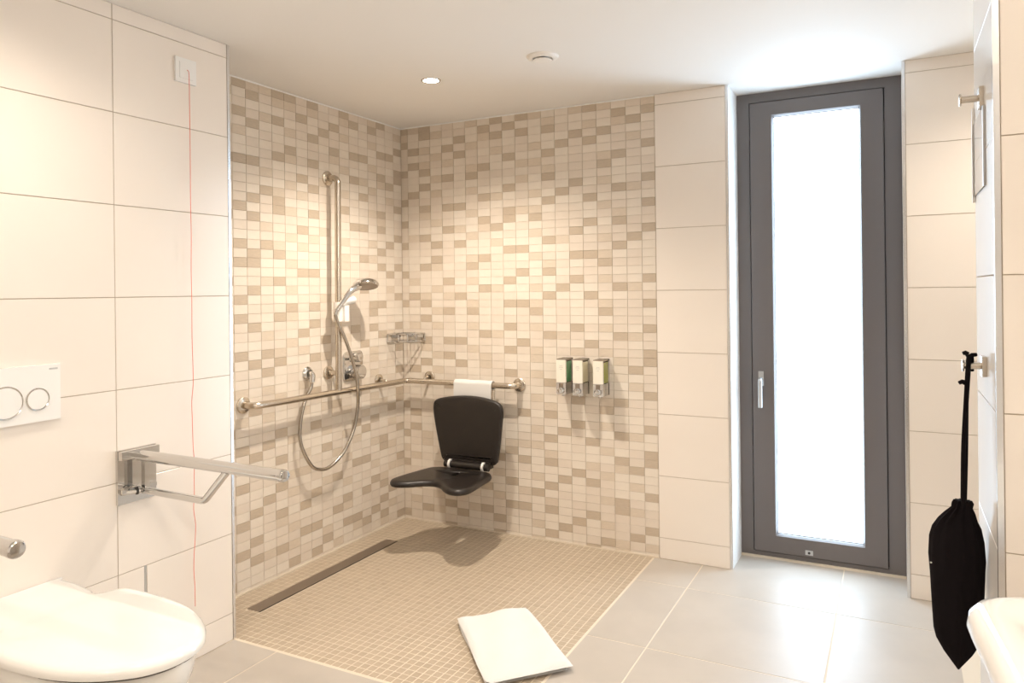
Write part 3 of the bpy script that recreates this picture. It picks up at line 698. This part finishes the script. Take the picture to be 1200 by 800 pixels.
tag(obj('hand_towel', bm, M['towel'], smooth=60), 'white hand towel folded over the grab rail behind the black chair back', 'towel')

# ------------------------------------------------------------ soap dispensers
def dispenser(x, liquid, label):
    t = thing('soap_dispenser', label, 'dispenser', (x + 0.025, 0, 0.785), 'soap dispensers on the mosaic wall')
    W, D = 0.050, 0.095
    bm = B(); box(bm, x - 0.001, x + W + 0.001, -0.018, -0.0005, 0.782, 0.962); bevel_all(bm, .003); obj('back_plate', bm, M['chrome'], t)
    bm = B(); box(bm, x + 0.001, x + W - 0.001, -D + 0.012, -0.018, 0.846, 0.948); bevel_all(bm, .004); obj('chamber', bm, liquid, t)
    bm = B(); box(bm, x - 0.001, x + W, -D, -D + 0.012, 0.844, 0.957); bevel_all(bm, .003); fp = obj('front_panel', bm, M['cream'], t)
    bm = B()
    for k, (z, ww) in enumerate(((0.925, 0.016), (0.918, 0.022), (0.908, 0.012))): box(bm, x + W / 2 - ww / 2, x + W / 2 + ww / 2, -D - 0.0006, -D, z, z + 0.003)
    obj('print', bm, M['print'], fp)
    bm = B(); box(bm, x - 0.001, x + W + 0.001, -D + 0.006, -0.002, 0.954, 0.962); bevel_all(bm, .002); obj('top_cap', bm, M['drain'], t)
    bm = B(); box(bm, x - 0.001, x + W + 0.001, -D - 0.001, -0.010, 0.783, 0.843); bevel_all(bm, .006, 3); obj('base', bm, M['chrome'], t)
    bm = B(); box(bm, x + 0.014, x + W - 0.014, -D - 0.004, -D, 0.815, 0.840); bevel_all(bm, .002); obj('latch', bm, M['drain'], t)
    bm = B(); lathe(bm, [(0.017, 0), (0.017, 0.010), (0.013, 0.014), (0, 0.015)], (x + W / 2, -D - 0.001, 0.803), (0, -1, 0), 24); obj('push_button', bm, M['chrome'], t)
    bm = B(); lathe(bm, [(0.009, 0), (0.007, 0.010), (0, 0.010)], (x + W / 2, -D + 0.025, 0.783), (0, 0, -1), 14); obj('nozzle', bm, M['chrome'], t)
dispenser(1.012, M['green'], 'soap dispenser with dark green liquid, left of the three on the mosaic')
dispenser(1.102, M['amber'], 'soap dispenser with cream liquid, between the two green ones')
dispenser(1.210, M['olive'], 'soap dispenser with olive green liquid, right of the three')

# ------------------------------------------------------------ floor drain and bath mat
t = thing('floor_drain', 'long narrow steel channel drain along the shower wall', 'drain', (0.167, -0.825, 0))
bm = B(); box(bm, 0.132, 0.1995, -1.300, -0.350, -0.002, 0.0016); bevel_all(bm, .0006, 1); obj('cover', bm, M['drain'], t)
bm = B(); box(bm, 0.1995, 0.2040, -1.300, -0.350, -0.002, 0.0004); obj('slot', bm, M['drainslot'], t, smooth=0)

def towel_layer(bm, C, z0, th, seed, n=22, m=30, amp=0.0016):
    """C: four corners (x,y) in order; a soft slab with rounded edges"""
    rnd = random.Random(seed); ph = [rnd.uniform(0, 6) for _ in range(8)]
    C = [Vector((x, y, 0)) for x, y in C]
    def P(u, v):
        p = (C[0] * (1 - u) + C[1] * u) * (1 - v) + (C[3] * (1 - u) + C[2] * u) * v
        e = 0.004 * (math.sin(9 * u + ph[0]) * (v * (1 - v) * 4 < 0.2) + math.sin(7 * v + ph[1]) * (u * (1 - u) * 4 < 0.2))
        return p + Vector((e * .5, e * .4, 0))
    top, bot = [], []
    for j in range(m + 1):
        rt, rb = [], []
        for i in range(n + 1):
            u, v = i / n, j / m; p = P(u, v)
            eu = min(u, 1 - u) * 0.29; ev = min(v, 1 - v) * 0.49; e = min(eu, ev)
            k = math.sqrt(max(0, 1 - max(0, 1 - e / 0.012) ** 2)) if e < 0.012 else 1.0
            wv = amp * (math.sin(11 * u + 5 * v + ph[2]) + math.sin(8 * v - 4 * u + ph[3]) * 0.8 + 0.5 * math.sin(23 * v + 9 * u + ph[4]))
            rt.append(bm.verts.new((p.x, p.y, z0 + th * (0.5 + 0.5 * k) + wv * k)))
            rb.append(bm.verts.new((p.x, p.y, z0 + th * (0.5 - 0.5 * k))) if 0 < i < n and 0 < j < m else None)
        top.append(rt); bot.append(rb)
    for j in range(m + 1):
        for i in range(n + 1):
            if bot[j][i] is None: bot[j][i] = top[j][i]
    for j in range(m):
        for i in range(n):
            bm.faces.new((top[j][i], top[j][i + 1], top[j + 1][i + 1], top[j + 1][i]))
            q = list(dict.fromkeys((bot[j][i], bot[j + 1][i], bot[j + 1][i + 1], bot[j][i + 1])))
            if len(q) > 2 and not all(v in (top[j][i], top[j][i + 1], top[j + 1][i + 1], top[j + 1][i]) for v in q): bm.faces.new(q)
t = thing('bath_mat', 'folded white terry bath mat lying on the shower floor', 'bath mat', (1.27, -1.11, 0.0))
Cm = [(0.992, -1.040), (1.192, -0.826), (1.545, -1.176), (1.335, -1.412)]
bm = B(); towel_layer(bm, [(0.998, -1.042), (1.190, -0.834), (1.528, -1.180), (1.330, -1.402)], 0.0006, 0.013, 3); obj('lower_fold', bm, M['towel'], t, smooth=60)
bm = B(); towel_layer(bm, Cm, 0.0120, 0.019, 8, amp=0.0032); obj('upper_fold', bm, M['towel'], t, smooth=60)

# ------------------------------------------------------------ partition: hooks, bag, holder
def hook(z, y, label, grp='square chrome coat hooks on the partition'):
    t = thing('coat_hook', label, 'hook', (XPL, y, z), grp)
    bm = B(); box(bm, XPL - 0.010, XPL - 0.0003, y - 0.024, y + 0.024, z - 0.024, z + 0.024); bevel_all(bm, .0015); obj('base_plate', bm, M['steel'], t)
    bm = B(); tube(bm, [(XPL - 0.008, y, z), (XPL - 0.046, y, z)], 0.0085, 14); obj('stem', bm, M['steel'], t)
    bm = B(); lathe(bm, [(0, 0), (0.0135, 0.0), (0.0150, 0.0015), (0.0150, 0.0045), (0, 0.006)], (XPL - 0.045, y, z), (-1, 0, 0), 22); obj('end_disc', bm, M['steel'], t)
HY = -1.405
hook(1.762, HY, 'square chrome coat hook high on the partition, with nothing on it')
hook(1.114, HY, 'square chrome coat hook that the black bag hangs from')

BX = 2.668; BYc = HY
t = thing('drawstring_bag', 'black cloth drawstring bag hanging from the lower hook', 'bag', (BX, BYc, 0.37))
prof = [  # z, x centre, half width x, half width y
    (0.371, 2.664, 0.003, 0.010), (0.385, 2.664, 0.013, 0.018), (0.410, 2.664, 0.031, 0.026), (0.440, 2.664, 0.047, 0.032), (0.462, 2.664, 0.052, 0.036), (0.52, 2.664, 0.055, 0.042), (0.60, 2.664, 0.0585, 0.046), (0.645, 2.664, 0.060, 0.046), (0.690, 2.664, 0.056, 0.040), (0.715, 2.665, 0.050, 0.033), (0.735, 2.667, 0.039, 0.026), (0.752, 2.672, 0.029, 0.020), (0.766, 2.676, 0.020, 0.015), (0.776, 2.678, 0.021, 0.016), (0.784, 2.678, 0.017, 0.013)]
n = 48; loops = []
for z, cx, a, b in prof:
    L = []
    pl = 0.0 if z < 0.60 else min(1, (z - 0.60) / 0.12) * 0.0045
    if z > 0.76: pl = 0.003
    for k in range(n):
        th = 2 * PI * k / n; c, s = math.cos(th), math.sin(th)
        ridge = 0.004 * max(0, 1 - abs(((th + PI / 2 + PI) % (2 * PI)) - PI) / 0.16) if 0.40 < z < 0.70 else 0   # centre seam towards the room
        rr = pl * math.cos(th * 11 + z * 14)
        L.append(Vector((min(cx + (a + rr) * math.copysign(abs(c) ** 0.9, c), XPL - 0.004), BYc + (b + rr + ridge) * math.copysign(abs(s) ** 0.9, s), z)))
    loops.append(L)
bm = B(); rings(bm, loops); obj('pouch', bm, M['cloth'], t, smooth=60)
hz = 1.114 + 0.0085
c1 = smooth_pts([(2.677, HY - 0.006, 0.776), (2.6795, HY - 0.008, 0.90), (2.688, HY - 0.011, 1.04), (2.692, HY - 0.013, 1.105), (2.693, HY - 0.006, hz + 0.006), (2.693, HY + 0.006, hz + 0.006), (2.692, HY + 0.013, 1.105), (2.689, HY + 0.010, 1.04), (2.686, HY + 0.006, 0.90), (2.682, HY + 0.004, 0.776)], 6)
bm = B(); tube(bm, c1, 0.0048, 8); obj('cord', bm, M['cloth'], t)
c2 = smooth_pts([(2.678, HY - 0.010, 0.778), (2.679, HY - 0.013, 0.90), (2.685, HY - 0.017, 1.02), (2.690, HY - 0.0175, 1.10), (2.695, HY - 0.008, hz + 0.013), (2.700, HY + 0.005, hz + 0.010), (2.701, HY + 0.014, 1.10)], 6)
bm = B(); tube(bm, c2, 0.0050, 8); obj('cord', bm, M['cloth'], t)
for p, q in (((2.6905, HY - 0.018, 1.134), (2.709, HY - 0.010, 1.142)), ((2.690, HY - 0.02, 1.143), (2.680, HY - 0.022, 1.145)), ((2.684, HY - 0.019, 1.074), (2.671, HY - 0.022, 1.073))):
    bm = B(); tube(bm, [p, (Vector(p) + Vector(q)) / 2 + Vector((0, 0, .003)), q], [0.0062, 0.0055, 0.0045], 8); obj('cord_knot', bm, M['cloth'], t)
bm = B(); box(bm, 2.6055, 2.618, BYc - 0.0215, BYc - 0.0195, 0.6255, 0.6290); obj('side_tab', bm, M['print'], t, smooth=0)

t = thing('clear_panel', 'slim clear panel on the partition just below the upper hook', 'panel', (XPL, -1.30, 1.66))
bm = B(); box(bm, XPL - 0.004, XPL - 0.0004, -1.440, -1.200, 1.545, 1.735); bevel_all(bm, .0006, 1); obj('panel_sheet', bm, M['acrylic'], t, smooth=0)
bm = B(); box(bm, XPL - 0.007, XPL - 0.0004, -1.200, -1.188, 1.530, 1.780); bevel_all(bm, .001, 1); obj('daylit_edge', bm, M['plastic'], t)  # white strip paints the window light caught in the clear edge
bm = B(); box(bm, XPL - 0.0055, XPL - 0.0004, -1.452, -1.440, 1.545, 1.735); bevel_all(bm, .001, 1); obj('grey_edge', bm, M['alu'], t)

# ------------------------------------------------------------ washbasin at the right edge
t = thing('washbasin', 'white ceramic washbasin corner at the right edge of the view', 'washbasin', (3.0, -2.2, 0.62))
OBa = [(3.249, -1.875), (3.05, -1.872), (2.90, -1.874), (2.77, -1.886), (2.705, -1.912), (2.676, -1.955), (2.676, -2.02), (2.685, -2.12), (2.694, -2.24), (2.700, -2.36), (2.720, -2.45), (2.78, -2.505), (2.90, -2.53), (3.05, -2.535), (3.249, -2.535)]
def sm(P): return smooth_pts([(x, y, 0) for x, y in P], 5)
base = sm(OBa)
def scaled(poly, sx, sy, z, cx=3.25, cy=-2.20): return [Vector((cx + (p.x - cx) * sx, cy + (p.y - cy) * sy, z)) for p in poly]
def bl(d, z):
    q = inset(base, -d)      # outline runs clockwise seen from above
    return [Vector((min(p.x, 3.2493), p.y, z)) for p in q]
loops = [scaled(base, 0.55, 0.5, 0.565), scaled(base, 0.80, 0.80, 0.585), scaled(base, 0.95, 0.95, 0.625), scaled(base, 1.030, 1.03, 0.672), scaled(base, 1.052, 1.048, 0.700), scaled(base, 1.045, 1.042, 0.722), scaled(base, 1.025, 1.025, 0.735), scaled(base, 1.0, 1.0, 0.740), scaled(base, 0.97, 0.965, 0.7405)]
for k, L in enumerate(loops): loops[k] = [Vector((min(p.x, 3.2493), p.y, p.z)) for p in L]
inner = [(0.86, 0.84, 0.7395), (0.82, 0.80, 0.732), (0.76, 0.74, 0.69), (0.66, 0.64, 0.64), (0.45, 0.42, 0.61), (0.15, 0.14, 0.605)]
for sx, sy, z in inner: loops.append([Vector((3.20 + (min(p.x, 3.2493) - 3.25) * sx, -2.20 + (p.y + 2.20) * sy, z)) for p in base])
bm = B(); rings(bm, loops); obj('basin_body', bm, M['ceramic'], t, smooth=70)
bm = B(); lathe(bm, [(0.022, 0), (0.022, 0.003), (0, 0.004)], (3.05, -2.20, 0.606), (0, 0, 1), 20); obj('waste', bm, M['chrome'], t)
bm = B(); tube(bm, bend([(3.16, -2.20, 0.735), (3.16, -2.20, 0.84), (3.03, -2.20, 0.82)], 0.03), 0.012, 14); obj('tap', bm, M['chrome'], t)
